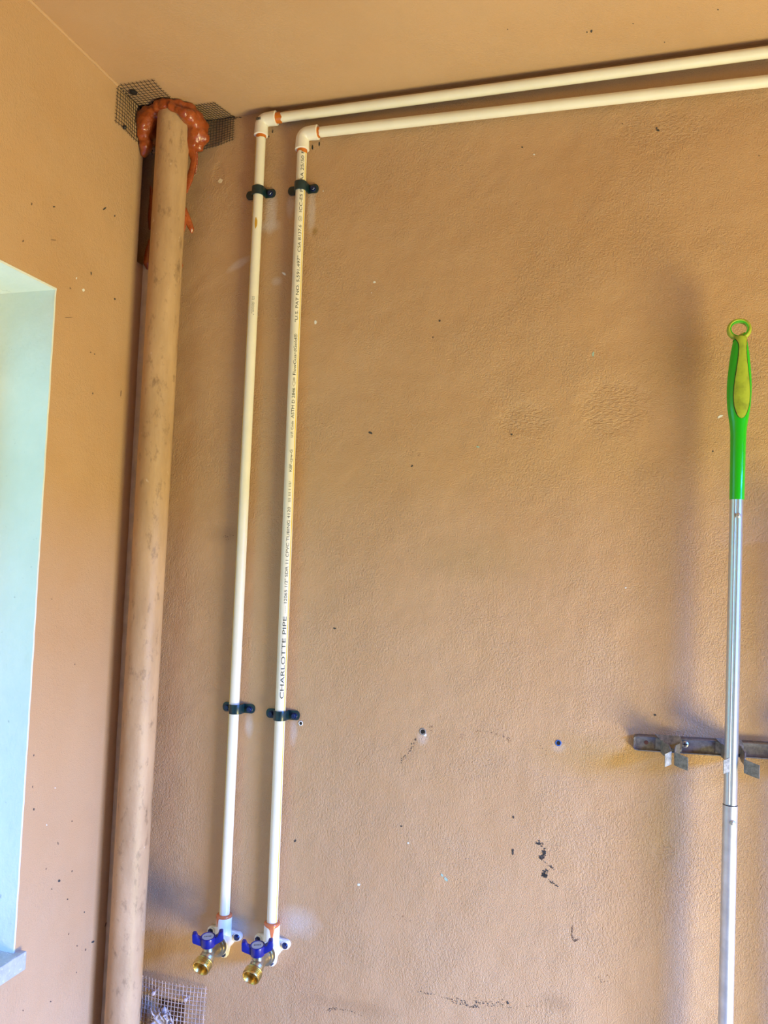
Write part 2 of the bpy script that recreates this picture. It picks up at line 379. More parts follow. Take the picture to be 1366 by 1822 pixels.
for px, py, y, r, sc in list(FB):
    c = PY(px, py, y)
    for k in range(4):
        v = Vector((rnd.uniform(-1,1), rnd.uniform(-1.2,.2), rnd.uniform(-1,1))).normalized()
        q = c + v*r*.72; axis = bot + (top-bot)*((q.z-bot.z)/(top.z-bot.z))
        if (Vector((q.x-axis.x, q.y-axis.y))).length > DR + r*.3: m.ball(q, r*rnd.uniform(.32, .5))
fo = thing('expanding_foam', 'lumpy orange expanding foam packed round the drain pipe at the ceiling', 'foam', (.05, -.04, CEIL))
for i in range(len(m.v)): m.v[i].z = min(m.v[i].z, CEIL-.0005); m.v[i].x = max(m.v[i].x, .0006); m.v[i].y = min(m.v[i].y, -.0006)
bake_remesh(m, 'foam_lump', M_foam, .0022, fo, 3)
def drip(pts, rr):                            # torn foam strands hanging beside the pipe
    m = MB(); m.tube(pts, 0, 10, rr=rr, squash=.55); return bake_remesh(m, 'foam_drip', M_foam, .0016, fo, 2)
drip([PY(340,262,-.03), PY(345,285,-.028), PY(342,300,-.028), PY(336,320,-.03), PY(331,345,-.032)], [.008,.0065,.006,.0075,.002])
drip([PY(346,266,-.026), PY(349,285,-.02), PY(348,302,-.016), PY(347,312,-.014)], [.006,.004,.003,.001])
drip([PY(324,372,-.03), PY(333,390,-.026), PY(341,408,-.020), PY(341,416,-.018)], [.008,.0065,.005,.0015])
drip([PY(328,384,-.03), PY(326,405,-.028), PY(322,420,-.028)], [.006,.005,.003])
drip([PY(318,462,-.03), PY(323,472,-.024), PY(320,486,-.024)], [.005,.004,.001])
drip([PX(268,330,.006), PX(271,352,.008), PX(269,385,.006), PX(266,410,.006)], [.002,.006,.007,.002])
drip([PX(266,425,.006), PX(263,448,.008), PX(261,468,.010), PX(263,482,.008)], [.002,.006,.007,.002])

# ------------------------------------------------------------------ wire mesh scraps
def wire_grid(rows, cols, P, r, m):            # P(u, v) -> point, wires along both directions
    for j in range(rows+1):
        pts = [P(i/cols*1.0 + 0*i, j/rows) for i in range(cols+1)]
        pts = [P((i/2)/cols, j/rows) for i in range(-1, 2*cols+2)]
        m.tube(pts, r, 5)
    for i in range(cols+1):
        m.tube([P(i/cols, (j/2)/rows) for j in range(-1, 2*rows+2)], r, 5)
m = MB(); A = PX(207,176); ym = A.y; c_ = .0062
def left_flap(u, v):                           # wall part: u toward the corner, v down
    y = ym + u*.10; return Vector((.0022 + .0012*math.sin(u*9), y, CEIL - .002 - v*(.058 - .0*u)))
wire_grid(10, 16, left_flap, .00042, m)
def left_ceiling(u, v):
    return Vector((.002 + u*.062, ym + .0 + v*.085, CEIL - .0022 - .001*math.sin(v*7)))
wire_grid(13, 9, left_ceiling, .00042, m)
th = thing('wire_mesh', 'dark wire mesh flap folded over the ceiling corner left of the foam', 'wire mesh', (0, ym, CEIL), 'wire mesh patches')
m.build('mesh_wires', M_wire, th, 60)
MB().lathe((.016, ym+.020, CEIL-.0015), (0,0,-1), [(0,.006),(.002,.006),(.0035,.004),(.004,.001)], 14).build('washer_nail', M_black, th)
p = PX(219, 227); MB().lathe((.001, p.y, p.z), (1,0,0), [(0,.003),(.003,.003),(.0045,.0015)], 12).build('nail', M_wire, th)
m = MB(); x0 = PY(352,224).x; x1 = PY(417,209).x
def right_wall(u, v): return Vector((x0 + u*(x1-x0), -.0022 - .001*math.sin(u*8), CEIL - .002 - v*.052*(1-.25*max(0,u))))
wire_grid(10, 13, right_wall, .00042, m)
def right_ceiling(u, v): return Vector((x0 + u*(x1-x0) - .012*v, -.002 - v*.045, CEIL - .0022))
wire_grid(8, 13, right_ceiling, .00042, m)
th = thing('wire_mesh', 'dark wire mesh flap folded onto ceiling and wall right of the foam', 'wire mesh', (x1, 0, CEIL), 'wire mesh patches')
m.build('mesh_wires', M_wire, th, 60)
m = MB(); q0 = PY(240, 1738, -.008); q1 = PY(363, 1762, -.008); zb = d(-1.52)
def low_mesh(u, v):
    x = q0.x + u*(q1.x-q0.x); zt = q0.z + max(0,min(1,u))*(q1.z-q0.z)
    bulge = .007*math.sin(PI*max(0,min(1,u))) * (1-.5*v) + .0035
    return Vector((x + .0015*math.sin(v*5+u*3), -bulge, zt + (zb-zt)*v))
wire_grid(20, 20, low_mesh, .00055, m)
th = thing('wire_mesh', 'paint smeared wire mesh patch on the wall below the taps', 'wire mesh', (q0.x, 0, q0.z), 'wire mesh patches')
m.build('mesh_wires', M_wirep, th, 60)
for px, py in ((274, 1766), (331, 1778)):
    p = PY(px, py, -.010); MB().lathe((p.x, -.001, p.z), (0,-1,0), [(0,.0020),(.010,.0022),(.012,.0034),(.0140,.0025),(.0148,.001)], 14).build('nail', M_wirep, th)
m = MB(); rnd = random.Random(5); c = PY(290, 1822, -.010)
for k in range(60):
    v = Vector((rnd.gauss(0,.010), rnd.gauss(-.001,.003), rnd.gauss(-.002,.008))); m.ball(c+v, rnd.uniform(.002,.006), (1,1,1.2), 1)
for k in range(16):
    a = c + Vector((rnd.gauss(0,.008), -.006, rnd.uniform(0,.012))); b = a + Vector((rnd.gauss(0,.010), rnd.uniform(-.006,.002), rnd.uniform(.004,.022)))
    m.tube([a, (a+b)/2 + Vector((rnd.gauss(0,.003),-.002,0)), b], 0, 6, rr=[.0016,.0014,.0007])
o = bake_remesh(m, 'wadding_lump', simple('bluish_white_wadding', (.50,.42,.38), .8, var=.35, vscale=140, bump=.003, bscale=300), .0011, None, 1)
tag(o, 'ragged whitish wad of filler poking through the lower wire mesh', 'filler')

# ------------------------------------------------------------------ plastic water pipes
R = .00795; YP = -.012; RF = .0108
def text_on_pipe(s, axis_x, axis_y, zlo, zhi, az, cap, mat, parent, name='printed_text'):
    cu = bpy.data.curves.new('t', 'FONT'); cu.body = s; cu.size = 1; ob = bpy.data.objects.new('t', cu); COL.objects.link(ob)
    dg = bpy.context.evaluated_depsgraph_get(); me = bpy.data.meshes.new_from_object(ob.evaluated_get(dg))
    bpy.data.objects.remove(ob); bpy.data.curves.remove(cu)
    bm = bmesh.new(); bm.from_mesh(me); bpy.data.meshes.remove(me)
    us = [v.co.x for v in bm.verts]; u0, u1 = min(us), max(us); capH = .70
    for v in bm.verts:
        v.co = Vector((zlo + (v.co.x-u0)/(u1-u0)*(zhi-zlo), (v.co.y - capH/2)*cap/capH, 0))
    bmesh.ops.triangulate(bm, faces=bm.faces)
    for it in range(3):
        es = [e for e in bm.edges if e.calc_length() > .0016]
        if not es: break
        bmesh.ops.subdivide_edges(bm, edges=es, cuts=1)
        bmesh.ops.triangulate(bm, faces=[f for f in bm.faces if len(f.verts) > 3])
    Rr = R + .00014
    for v in bm.verts:
        z, vv = v.co.x, v.co.y; a = az - vv/Rr; f = (z - zlo)
        ax = axis_x(z); v.co = Vector((ax + Rr*math.sin(a), axis_y - Rr*math.cos(a), z))
    me = bpy.data.meshes.new(name); bm.to_mesh(me); bm.free(); me.materials.append(mat)
    o = bpy.data.objects.new(name, me); COL.objects.link(o); o.parent = parent; o.matrix_parent_inverse = PINV.get(parent.name, Matrix.Identity(4))
    return o
def elbow(m, cx, cz, y):                       # short-radius elbow: socket down and socket to the right, with lips
    L = .0265; path = [Vector((cx, y, cz-L)), Vector((cx, y, cz-L+.0004))]; b = .0105
    path += [Vector((cx, y, cz-L+.004)), Vector((cx, y, cz-b))]
    for i in range(1, 10):
        a = PI - (PI/2)*i/10; path.append(Vector((cx+b + b*math.cos(a), y, cz-b + b*math.sin(a))))
    path += [Vector((cx+b, y, cz)), Vector((cx+L-.004, y, cz)), Vector((cx+L-.0004, y, cz)), Vector((cx+L, y, cz))]
    rr = [RF*1.0, RF*1.06, RF*1.05] + [RF]*(len(path)-6) + [RF*1.05, RF*1.06, RF]
    m.tube(path, RF, 40, rr=rr, up0=(0,1,0))
def sleeve(a, b, r, mat, parent, name, wob=.25, seed=0, n=36):    # ragged smear of cement hugging the tube
    a, b = Vector(a), Vector(b); ax = (b-a).normalized(); L = (b-a).length; u = ax.orthogonal().normalized(); w = ax.cross(u)
    vs = []; rows = 4
    for i in range(rows+1):
        for k in range(n):
            t = 2*PI*k/n; e = L*(1 + wob*noise.noise((math.cos(t)*1.6+seed, math.sin(t)*1.6, seed)) *1.6)
            rad = r*(1.0 if i < rows else .985); vs.append(a + ax*(e*i/rows) + (u*math.cos(t)+w*math.sin(t))*rad)
    fs = [(i*n+k, i*n+(k+1)%n, (i+1)*n+(k+1)%n, (i+1)*n+k) for i in range(rows) for k in range(n)]
    return MB().add(vs, fs).build(name, mat, parent, 60)
XEND = RX
def water_pipe(xt, xb, zt, zbm, zend, label, stripe_az, seed, glue):
    th = thing('water_pipe', label, 'pipe', (xb, 0, zbm), 'plastic water pipes')
    ax = lambda z: xb + (xt-xb)*(z-zbm)/(zt-zbm)
    zz = [zbm + (zt-.02-zbm)*i/60 for i in range(61)]
    tb = MB().tube([(ax(z), YP, z) for z in zz], R, 64, up0=(0,1,0)).build('upright_tube', M_cpvc, th)
    hx = [xt+.02 + (XEND-xt-.02)*i/60 for i in range(61)]
    hz = lambda x: zt + (zend-zt)*(x-xt)/(.953-xt) if x < 1.2 else zt + (zend-zt)*(1.2-xt)/(.953-xt)
    hb = MB().tube([(x, YP, hz(x)) for x in hx], R, 48).build('overhead_tube', M_cpvc, th)
    m = MB(); elbow(m, xt, zt, YP); el = m.build('elbow', M_fit, th, 50)
    sleeve((xt, YP, zt-.026), (xt, YP, zt-.026-glue[0]), R+.0005, M_glue, th, 'cement_ring', .3, seed)
    sleeve((xt+.026, YP, zt), (xt+.026+glue[1], YP, hz(xt+.04)), R+.0006, M_glue, th, 'cement_ring', .3, seed+3)
    vs = []; nz = 160; wdt = .11
    for i in range(nz+1):                      # printed yellow stripe
        z = zbm + .002 + (zt-.034-zbm)*i/nz
        for k in range(4):
            a = stripe_az + (k-1.5)/1.5*wdt + .035*noise.noise((seed, 0, z*60 + k)) ; r_ = R+.00008
            vs.append((ax(z)+r_*math.sin(a), YP - r_*math.cos(a), z))
    MB().add(vs, [(4*i+k, 4*i+k+1, 4*i+5+k, 4*i+4+k) for i in range(nz) for k in range(3)]).build('yellow_stripe', M_yellow, tb, 60)
    return th, tb, el, ax
pA, tA, eA, axA = water_pipe(.1965, .1953, d(-.0098), d(-1.285), d(-.0098), 'cream plastic water pipe nearest the drain pipe, upper one along the ceiling', -.78, 1.3, (.005, .010))
pB, tB, eB, axB = water_pipe(.2700, .2748, d(-.0425), d(-1.285), d(-.0510), 'cream plastic water pipe with black printed lettering, lower one along the ceiling', 1.28, 5.1, (.006, .005))
PR = [('CHARLOTTE PIPE', 1243, 1097, .0058, M_ink), ('----', 1091, 1078, .0024, M_faint), ('12065 1/2" SDR 11 CPVC TUBING 4120', 1073, 902, .0044, M_ink),
      ('III III I III/', 893, 856, .0040, M_faint), ('KBF-cpw-G', 839, 800, .0042, M_ink), ('U.P. Code', 778, 749, .0036, M_ink),
      ('ASTM D 2846', 744, 690, .0046, M_ink), ('\u00ae', 678, 671, .0030, M_ink), ('FlowGuardGold\u00ae', 667, 594, .0046, M_ink), ('"U.S. PAT NO. 5,591,497"', 573, 455, .0046, M_ink),
      ('CSA B137.6', 448, 400, .0046, M_ink), ('ICC-ES PM', 377, 328, .0048, M_ink), ('AA 25/50 RATE', 322, 246, .0048, M_ink)]
for s, y0, y1, cap, mt in PR:
    px = lambda y: 537.3 + (485.7-537.3)*(y-275)/1325
    z0, z1 = PY(px(y0), y0, -.019).z, PY(px(y1), y1, -.019).z
    text_on_pipe(s, axB, YP, z0, z1, .56, cap, mt, tB)
def mark_on_pipe(shape, py, az, axf, mat, parent, name):
    pxx = 537.3 + (485.7-537.3)*(py-275)/1325; z0 = PY(pxx, py, -.019).z; vs = []; fs = []; r_ = R+.00014
    for a, b in shape:                          # segments of ink, 0.5 mm wide
        a, b = Vector(a), Vector(b); t_ = (b-a).normalized(); n_ = Vector((-t_.y, t_.x))*.00022; k = len(vs)
        for q in (a-n_, b-n_, b+n_, a+n_):
            an = az - q.y/r_; z = z0 + q.x; vs.append((axf(z)+r_*math.sin(an), YP - r_*math.cos(an), z))
        fs.append((k, k+1, k+2, k+3))
    return MB().add(vs, fs).build(name, mat, parent, 0)
circ = [((.0040*math.cos(2*PI*k/16), .0026*math.sin(2*PI*k/16)), (.0040*math.cos(2*PI*(k+1)/16), .0026*math.sin(2*PI*(k+1)/16))) for k in range(16)]
mark_on_pipe(circ + [((-.0018,-.001),(-.0018,.001)),((-.0018,.001),(0,-.001)),((0,-.001),(0,.001)),((.001,-.001),(.0022,.001))], 389, .56, axB, M_ink, tB, 'printed_mark')
hrt = [((-.004,0),(.0,.0022)),((.0,.0022),(.003,.0022)),((.003,.0022),(.0036,.001)),((.0036,.001),(.0022,0)),((.0022,0),(.0036,-.001)),((.0036,-.001),(.003,-.0022)),((.003,-.0022),(0,-.0022)),((0,-.0022),(-.004,0))]
mark_on_pipe(hrt, 683, .56, axB, M_faint, tB, 'printed_mark')
for j, az in enumerate((.28, .58)):             # faint worn batch print on the other pipe
    segs = []
    rnd = random.Random(j)
    for k in range(14):
        if rnd.random() < .8: segs.append(((k*.0022, -.0004), (k*.0022+.0013, .0004 if k % 2 else -.0004)))
    pz = PY(448, 560, -.019).z
    vs = []; fs = []
    for a, b in segs:
        k = len(vs)
        for q, o_ in ((a,-.0006),(b,-.0006),(b,.0006),(a,.0006)):
            an = az - (q[1]+o_)/(R+.0001); z = pz + q[0]; vs.append((axA(z)+(R+.00014)*math.sin(an), YP-(R+.00014)*math.cos(an), z))
        fs.append((k,k+1,k+2,k+3))
    MB().add(vs, fs).build('faint_print', M_faint, tA, 0)
p = PY(453, 397, -.019)                         # amber cement smear on the upright
vs = []; N_ = 14
for k in range(N_):
    t_ = 2*PI*k/N_; an = .28 + .26*math.cos(t_); z = p.z + .009*math.sin(t_)*(1+.2*math.cos(3*t_)); vs.append((axA(z)+(R+.0002)*math.sin(an), YP-(R+.0002)*math.cos(an), z))
MB().add(vs, [tuple(range(N_))]).build('cement_smear', simple('amber_cement', (.60,.33,.03), .3), tA, 0)
for k, w in enumerate((.0005, .0011, .0011, .0007)):   # code bars on the first elbow
    x = .1965 + (-.0042 + k*.0022); z = d(-.0098)-.0030
    MB().box((x, YP-RF*.95-.0011, z-.0022), (x+w, YP-RF*.95+.001, z+.0022)).build('code_bar', M_ink, eA, 0)

# ------------------------------------------------------------------ pipe straps
def strap(x, z, hw, label, tilt, top):
    th = thing('pipe_strap', label, 'pipe strap', (x, 0, z), 'dark pipe straps'); h = .0072; tk = .0022
    prof = []; ri = R+.0002; ro = ri+tk
    outer = [(-hw, 0), (-hw, -tk), (-ro-.0015, -tk), (-ro, -tk-.0015), (-ro, YP)]
    for i in range(1, 16): a = PI*i/16; outer.append((-ro*math.cos(a), YP - ro*math.sin(a)))
    outer += [(ro, YP), (ro, -tk-.0015), (ro+.0015, -tk), (hw, -tk), (hw, 0)]
    inner = [(ri, 0), (ri, YP)] + [(ri*math.cos(PI*i/16), YP - ri*math.sin(PI*i/16)) for i in range(1, 16)] + [(-ri, YP), (-ri, 0)]
    # ribbon of quads between outer and inner runs, ears rounded by shrinking the width near the tips
    m = MB()
    def band(P, y_in):                          # arch section
        pass
    arcn = 24; vs = []
    seq = []
    for i in range(arcn+1):
        a = PI*i/arcn; seq.append((-math.cos(a), -math.sin(a)))
    runs_o = [(-ro, -.0002)] + [(ro*c, YP+ro*s_) for c, s_ in seq] + [(ro, -.0002)]
    runs_i = [(-ri, -.0002)] + [(ri*c, YP+ri*s_) for c, s_ in seq] + [(ri, -.0002)]
    for (a, b), (c, e) in zip(runs_o, runs_i):
        vs += [(x+a, b, z-h), (x+a, b, z+h), (x+c, e, z+h), (x+c, e, z-h)]
    nn = len(runs_o); fs = [(4*i+k, 4*i+(k+1)%4, 4*i+4+(k+1)%4, 4*i+4+k) for i in range(nn-1) for k in range(4)] + [(3,2,1,0), tuple(4*(nn-1)+k for k in range(4))]
    m.add(vs, fs)
    for s in (-1, 1):
        poly = [(x+s*(ri+.0003), 0, z-h), (x+s*(hw-.0055), 0, z-h)]
        for i in range(1, 8): a = -PI/2 + PI*i/8; poly.append((x+s*(hw-.0055+.0055*math.cos(a)), 0, z+h*math.sin(a)))
        poly += [(x+s*(hw-.0055), 0, z+h), (x+s*(ri+.0003), 0, z+h)]
        m.prism([Vector(p)+Vector((0,-.0002,0)) for p in poly], (0, -tk, 0))
    m.build('strap_band', M_clamp, th, 35, bevel=.0004)
    for s in (-1, 1):
        if top and s < 0: continue
        c = (x+s*(hw-.0088), -tk, z-.0006)
        m = MB(); m.lathe(c, (0,-1,0), [(0,.0048),(.0008,.0050),(.0012,.0046)], 20); m.lathe(c, (0,-1,0), [(.001,.0040),(.0042,.0039),(.0048,.0034)], 6)
        sc = m.build('screw', M_screw, th, 30)
    return th
strap(.1960, d(-.1300), .0262, 'dark strap under the top elbow of the pipe nearest the drain pipe', 0, True)
strap(.2704, d(-.1298), .0265, 'dark strap under the top elbow of the lettered pipe', 0, True)
strap(.1985, d(-.9590), .0278, 'dark green strap halfway down the unlettered water pipe', 0, False)
strap(.2736, d(-.9628), .0280, 'dark green strap below the lettering, beside a small drilled hole', 0, False)

# ------------------------------------------------------------------ taps
def tap(x, zc, zsock, label, turn, dripY):
    th = thing('hose_tap', label, 'tap', (x, 0, zc), 'brass hose taps')
    f = MB()                                    # white drop-ear fitting: socket, body, three ears
    f.lathe((x, YP, zc), (0,0,1), [(-.013,.0112),(0,.0120),(zsock-zc-.001,.0118),(zsock-zc,.0113),(zsock-zc+.0001,.0081)], 36)
    f.lathe((x, 0, zc-.004), (0,-1,0), [(0,.0140),(.010,.0142),(.020,.0148),(.026,.0158),(.029,.0160),(.030,.0150)], 36)
    fit = f.build('fitting', M_fit, th, 40)
    for ex, ez in ((.0205, .002), (-.0240, .004), (-.001, -.026)):
        v = Vector((ex, 0, ez)); L = v.length; v.normalize(); pv = Vector((-v.z, 0, v.x)); e = MB()
        c = Vector((x, 0, zc)) + Vector((ex, 0, ez)); poly = [Vector((x,0,zc)) + pv*.010, Vector((x,0,zc)) - pv*.010]
        for i in range(0, 9): a = -PI/2 + PI*i/8; poly.append(c + v*.0068*math.cos(a) + pv*.0068*math.sin(a))
        e.prism([q + Vector((0,-.0003,0)) for q in poly], (0, -.0055, 0)); e.lathe(c, (0,-1,0), [(0,.0066),(.0075,.0060),(.008,.0054)], 20)
        ear = e.build('ear', M_fit, th, 40, bevel=.0007)
        s = MB(); s.lathe(c + Vector((0,-.0078,0)), (0,-1,0), [(0,.0046),(.001,.0047),(.0022,.0038),(.0022,.003),(.004,.0029),(.0044,.0025)], 6 if ex < 0 else 18)
        s.build('screw', M_screw, ear, 30)
    c = MB(); c.lathe((x, -.0295, zc-.004), (0,-1,0), [(0,.0148),(.0015,.0156),(.004,.0156),(.0048,.0135),(.0075,.0135),(.0085,.0120)], 36)
    c.build('collar', M_nickel, th, 35)
    b = MB(); y0 = -.036; zz = zc-.004          # valve body, bent down into a threaded outlet
    b.tube([(x, y0, zz), (x, y0-.006, zz), (x, y0-.012, zz), (x, y0-.020, zz-.0005), (x, y0-.027, zz-.003)], 0, 28, rr=[.0112,.0100,.0092,.0108,.0100])
    b.lathe((x, y0-.022, zz+.002), (0,-.16,1), [(0,.0085),(.008,.0075),(.010,.0052),(.018,.0050)], 24)
    od = Vector((-.04, -.90, -.43)).normalized(); oo = Vector((x, y0-.021, zz-.0015))
    b.lathe(oo, od, [(0,.0104),(.006,.0108),(.0085,.0096),(.011,.0092),(.013,.0104)], 32)
    b.build('valve_body', M_nickel, th, 45)
    oo2 = oo + od*.0125; pr = [(0,.0100),(.0005,.0128)]
    for k in range(4): pr += [(.0012+k*.0024, .0123), (.0022+k*.0024, .0133), (.0028+k*.0024, .0133)]
    pr += [(.0118,.0126),(.0122,.0116),(.0110,.0108),(.0035,.0096),(.003,.0055),(-.006,.0050)]
    MB().lathe(oo2, od, pr, 40).build('threaded_outlet', M_brass, th, 30)
    MB().lathe(oo2 + od*(-.0055), od, [(0,.0048),(.0004,.0048)], 20).build('bore', M_black, th, 0)  # black disc: darkness inside the outlet given as colour
    # handle: hub, two raised wings, badge
    ha = Vector((0, -.16, 1)).normalized(); ho = Vector((x, y0-.022, zz+.002)) + ha*.0108
    M = Matrix.Translation(ho) @ ha.to_track_quat('Z', 'Y').to_matrix().to_4x4() @ Matrix.Rotation(turn, 4, 'Z')
    h = MB(); h.lathe((0,0,0), (0,0,1), [(0,.0095),(.0006,.0106),(.0125,.0112),(.0145,.0108),(.0145,.0092),(.0135,.0088)], 36)
    for s in (-1, 1):
        pr = [(.0085,.0015),(.0145,.0045),(.0212,.0078),(.0224,.0100),(.0222,.0205),(.0206,.0216),(.0166,.0210),(.0142,.0150),(.0100,.0128),(.0085,.0128)]
        h.prism([Vector((s*a, -.0046, z)) for a, z in pr], (0, .0092, 0))
    hd = h.build('handle', M_blue, th, 30, bevel=.0007, M=M)
    q = MB(); q.lathe((0,0,.0136), (0,0,1), [(0,.0086),(.0006,.0086)], 30); bd = q.build('badge', M_disc, hd, 30, M=M)
    q = MB()
    for k in range(5): q.box((-.005+k*.0021, -.0012, .0142), (-.0038+k*.0021, .0014, .01428))
    q.build('badge_mark', M_ink, hd, 0, M=M)
    # cement collar and drips on the socket
    g = MB(); n = 40; vs = []; r0 = .0119
    for k in range(n):
        t_ = 2*PI*k/n; az = math.atan2(math.sin(t_), math.cos(t_))
        low = .0028 + .0012*noise.noise((math.cos(t_)*2, math.sin(t_)*2, x*90))
        for da, wd, ln in dripY: low += ln*math.exp(-((az-da)/wd)**2)
        for zz_, rr_ in ((zsock+.0012, R+.0003), (zsock+.0005, .0116), (zsock-.0004, .0121), (zsock-low, .0122), (zsock-low-.0004, .0118)):
            vs.append((x + rr_*math.sin(t_), YP - rr_*math.cos(t_), zz_))
    g.add(vs, [(5*k+i, 5*((k+1)%n)+i, 5*((k+1)%n)+i+1, 5*k+i+1) for k in range(n) for i in range(4)]).build('cement_drip', M_gluered, fit, 60)
    return th
tap(.1953, d(-1.3045), d(-1.2700), 'blue handled brass hose tap closest to the drain pipe', .42, [(-.55, .16, .016)])
tap(.2748, d(-1.3040), d(-1.2695), 'blue handled brass hose tap under the lettered water pipe', .36, [(.45, .17, .020), (.45, .5, .004)])

# ------------------------------------------------------------------ tool rail with spring clips
m = MB(); rx0 = .790; rx1 = 1.42; zc = d(-.9565); rs = .012     # slight rise to the right
def rail_pt(x, y, dz): return Vector((x, y, zc + dz + (x-rx0)*.028))
th = rail_th = thing('tool_rail', 'tarnished steel tool rail with spring clips holding the green mop', 'tool rail', (rx0, 0, zc))
prof = [(0,-.0110),(-.004,-.0112),(-.0085,-.0100),(-.0090,-.0088),(-.0066,-.0080),(-.0060,-.0060),(-.0060,.0060),(-.0066,.0080),(-.0090,.0088),(-.0085,.0100),(-.004,.0112),(0,.0110)]
xs = [rx0, rx0+.0010, rx0+.003, rx0+.007, rx1]; sc = [.72, .86, .95, 1, 1]; vs = []
for x, k in zip(xs, sc): vs += [rail_pt(x, y-.0003, dz*k) for y, dz in prof]
n = len(prof); fs = [(n*i+k, n*i+(k+1)%n, n*i+n+(k+1)%n, n*i+n+k) for i in range(len(xs)-1) for k in range(n)] + [tuple(range(n-1,-1,-1)), tuple(n*(len(xs)-1)+k for k in range(n))]
m.add(vs, fs).build('rail', M_rail, th, 40)
p = rail_pt(.8062, -.006, .001); MB().lathe(p, (0,-1,0), [(0,.0028),(.0005,.0028),(.0007,.0016)], 16).build('screw_hole', simple('rusty_screw_hole', (.07,.018,.012), .6), th)
p = rail_pt(.8550, -.006, .002); s = MB(); s.lathe(p, (0,-1,0), [(0,.0046),(.001,.0046),(.0022,.003)], 18); s = s.build('screw', M_zinc, th, 30)
MB().box((p.x-.003, p.y-.0026, p.z-.0005), (p.x+.003, p.y-.0018, p.z+.0005)).build('screw_slot', M_black, s, 0)
MB().box((p.x-.0005, p.y-.0026, p.z-.003), (p.x+.0005, p.y-.0018, p.z+.003)).build('screw_slot', M_black, s, 0)
def strip(path, z, h0, h1, tk, sk=0):          # bent sheet: plan polyline, height changing from h0 to h1
    P = [Vector((a, b, 0)) for a, b in path]; vs = []; k = len(P)
    for i, q in enumerate(P):
        t_ = (P[min(i+1,k-1)]-P[max(i-1,0)]).normalized(); nn = Vector((-t_.y, t_.x, 0))*tk/2; f = i/(k-1); h = (h0+(h1-h0)*f)/2; zo = z + sk*f
        vs += [q-nn+Vector((0,0,zo-h)), q+nn+Vector((0,0,zo-h)), q+nn+Vector((0,0,zo+h)), q-nn+Vector((0,0,zo+h))]
    return MB().add(vs, [(4*i+a, 4*i+(a+1)%4, 4*i+4+(a+1)%4, 4*i+4+a) for i in range(k-1) for a in range(4)] + [(3,2,1,0), tuple(4*(k-1)+a for a in range(4))])
def clip(x, gap, yp):
    z = rail_pt(x, 0, 0).z
    g = gap/2
    cl = strip([(x-.020,-.0068),(x-.012,-.0085),(x-.004,-.0095),(x+.006,-.0095),(x+.013,-.0080)], z+.001, .017, .017, .0012).build('clip', M_clip, rail_th, 30)
    # slanted shield standing over the rail
    q = [Vector((x-.021,-.0092,z+.0125)), Vector((x+.011,-.0092,z+.0125)), Vector((x+.0135,-.013,z+.006)), Vector((x+.012,-.017,z-.003)), Vector((x+.003,-.017,z-.004)), Vector((x-.012,-.012,z+.004))]
    MB().prism(q, (0,-.0012,.0006)).build('clip_shield', M_clip, cl, 20)
    a = [(x-.013,-.009),(x-.010,-.018),(x-g-.003,yp+.010),(x-g-.0016,yp+.004),(x-g-.0012,yp-.002),(x-g*.80-.0008,yp-.0065),(x-g*.9-.0045,yp-.0095),(x-g*.9-.0085,yp-.0110)]
    strip(a, z-.002, .018, .0165, .0012, -.011).build('clip_arm', M_clip, cl, 40)
    b = [(x+.010,-.009),(x+.010,-.018),(x+g+.003,yp+.010),(x+g+.0016,yp+.004),(x+g+.0012,yp-.002),(x+g*.85+.001,yp-.006),(x+g*.9+.008,yp-.012),(x+g*.9+.0165,yp-.0165)]
    strip(b, z-.002, .018, .0165, .0012, -.012).build('clip_arm', M_clip, cl, 40)
    return cl
clip(.838, .003, -.034)
YM = -.050
clip(.9130, .0175, YM)

# ------------------------------------------------------------------ mop
def mx_at(z):                                  # lean of the pole
    a, b = PY(1310, 889, YM), PY(1290.5, 1822, YM); return b.x + (a.x-b.x)*(z-b.z)/(a.z-b.z)
th = thing('mop', 'long mop with green ring-ended grip and aluminium pole in the rail clip', 'mop', (mx_at(.3), YM, .30))
zg = PY(1310, 889, YM).z; zj = PY(1300, 1432, YM).z; pr = .0082
def groove_tube(z0, z1, r, gr, n=72):
    m = MB(); vs = []; zz = [z0 + (z1-z0)*i/12 for i in range(13)]
    for z in zz:
        for k in range(n):
            t_ = 2*PI*k/n; rr = r
            for a0 in gr:
                dd = (t_ - a0 + PI) % (2*PI) - PI; rr -= .0011*math.exp(-(dd/.13)**2)
            vs.append((mx_at(z) + rr*math.sin(t_), YM - rr*math.cos(t_), z))
    fs = [(i*n+k, i*n+(k+1)%n, (i+1)*n+(k+1)%n, (i+1)*n+k) for i in range(12) for k in range(n)] + [tuple(range(n-1,-1,-1)), tuple(12*n+k for k in range(n))]
    return m.add(vs, fs)
ut = groove_tube(zj-.05, zg+.02, pr, (-.14, -.14+2.1, -.14-2.1)).build('upper_tube', M_alu, th, 40)
lt = MB().tube([(mx_at(z), YM, z) for z in (.30, .8, zj-.0004, zj)], 0, 56, rr=[pr+.0006, pr+.0006, pr+.0006, pr+.0001], up0=(0,1,0)).build('lower_tube', M_alu2, th, 40)
MB().lathe((mx_at(zj), YM, zj-.0002), (0,0,1), [(0,pr+.0004),(.0009,pr+.0004)], 48).build('joint_ring', M_black, th, 40)
for px, py in ((1313, 917), (1303, 1464)):
    p = PY(px, py, YM-pr); c = Vector((mx_at(p.z), YM, p.z)); dv = Vector((p.x-c.x, -.0075, 0)).normalized()
    MB().lathe(c + dv*(pr-.0014), dv, [(0,.0032),(.0022,.0032),(.0032,.0024),(.0036,.0008)], 18).build('spring_button', M_zinc, ut if py < 1000 else lt, 40)
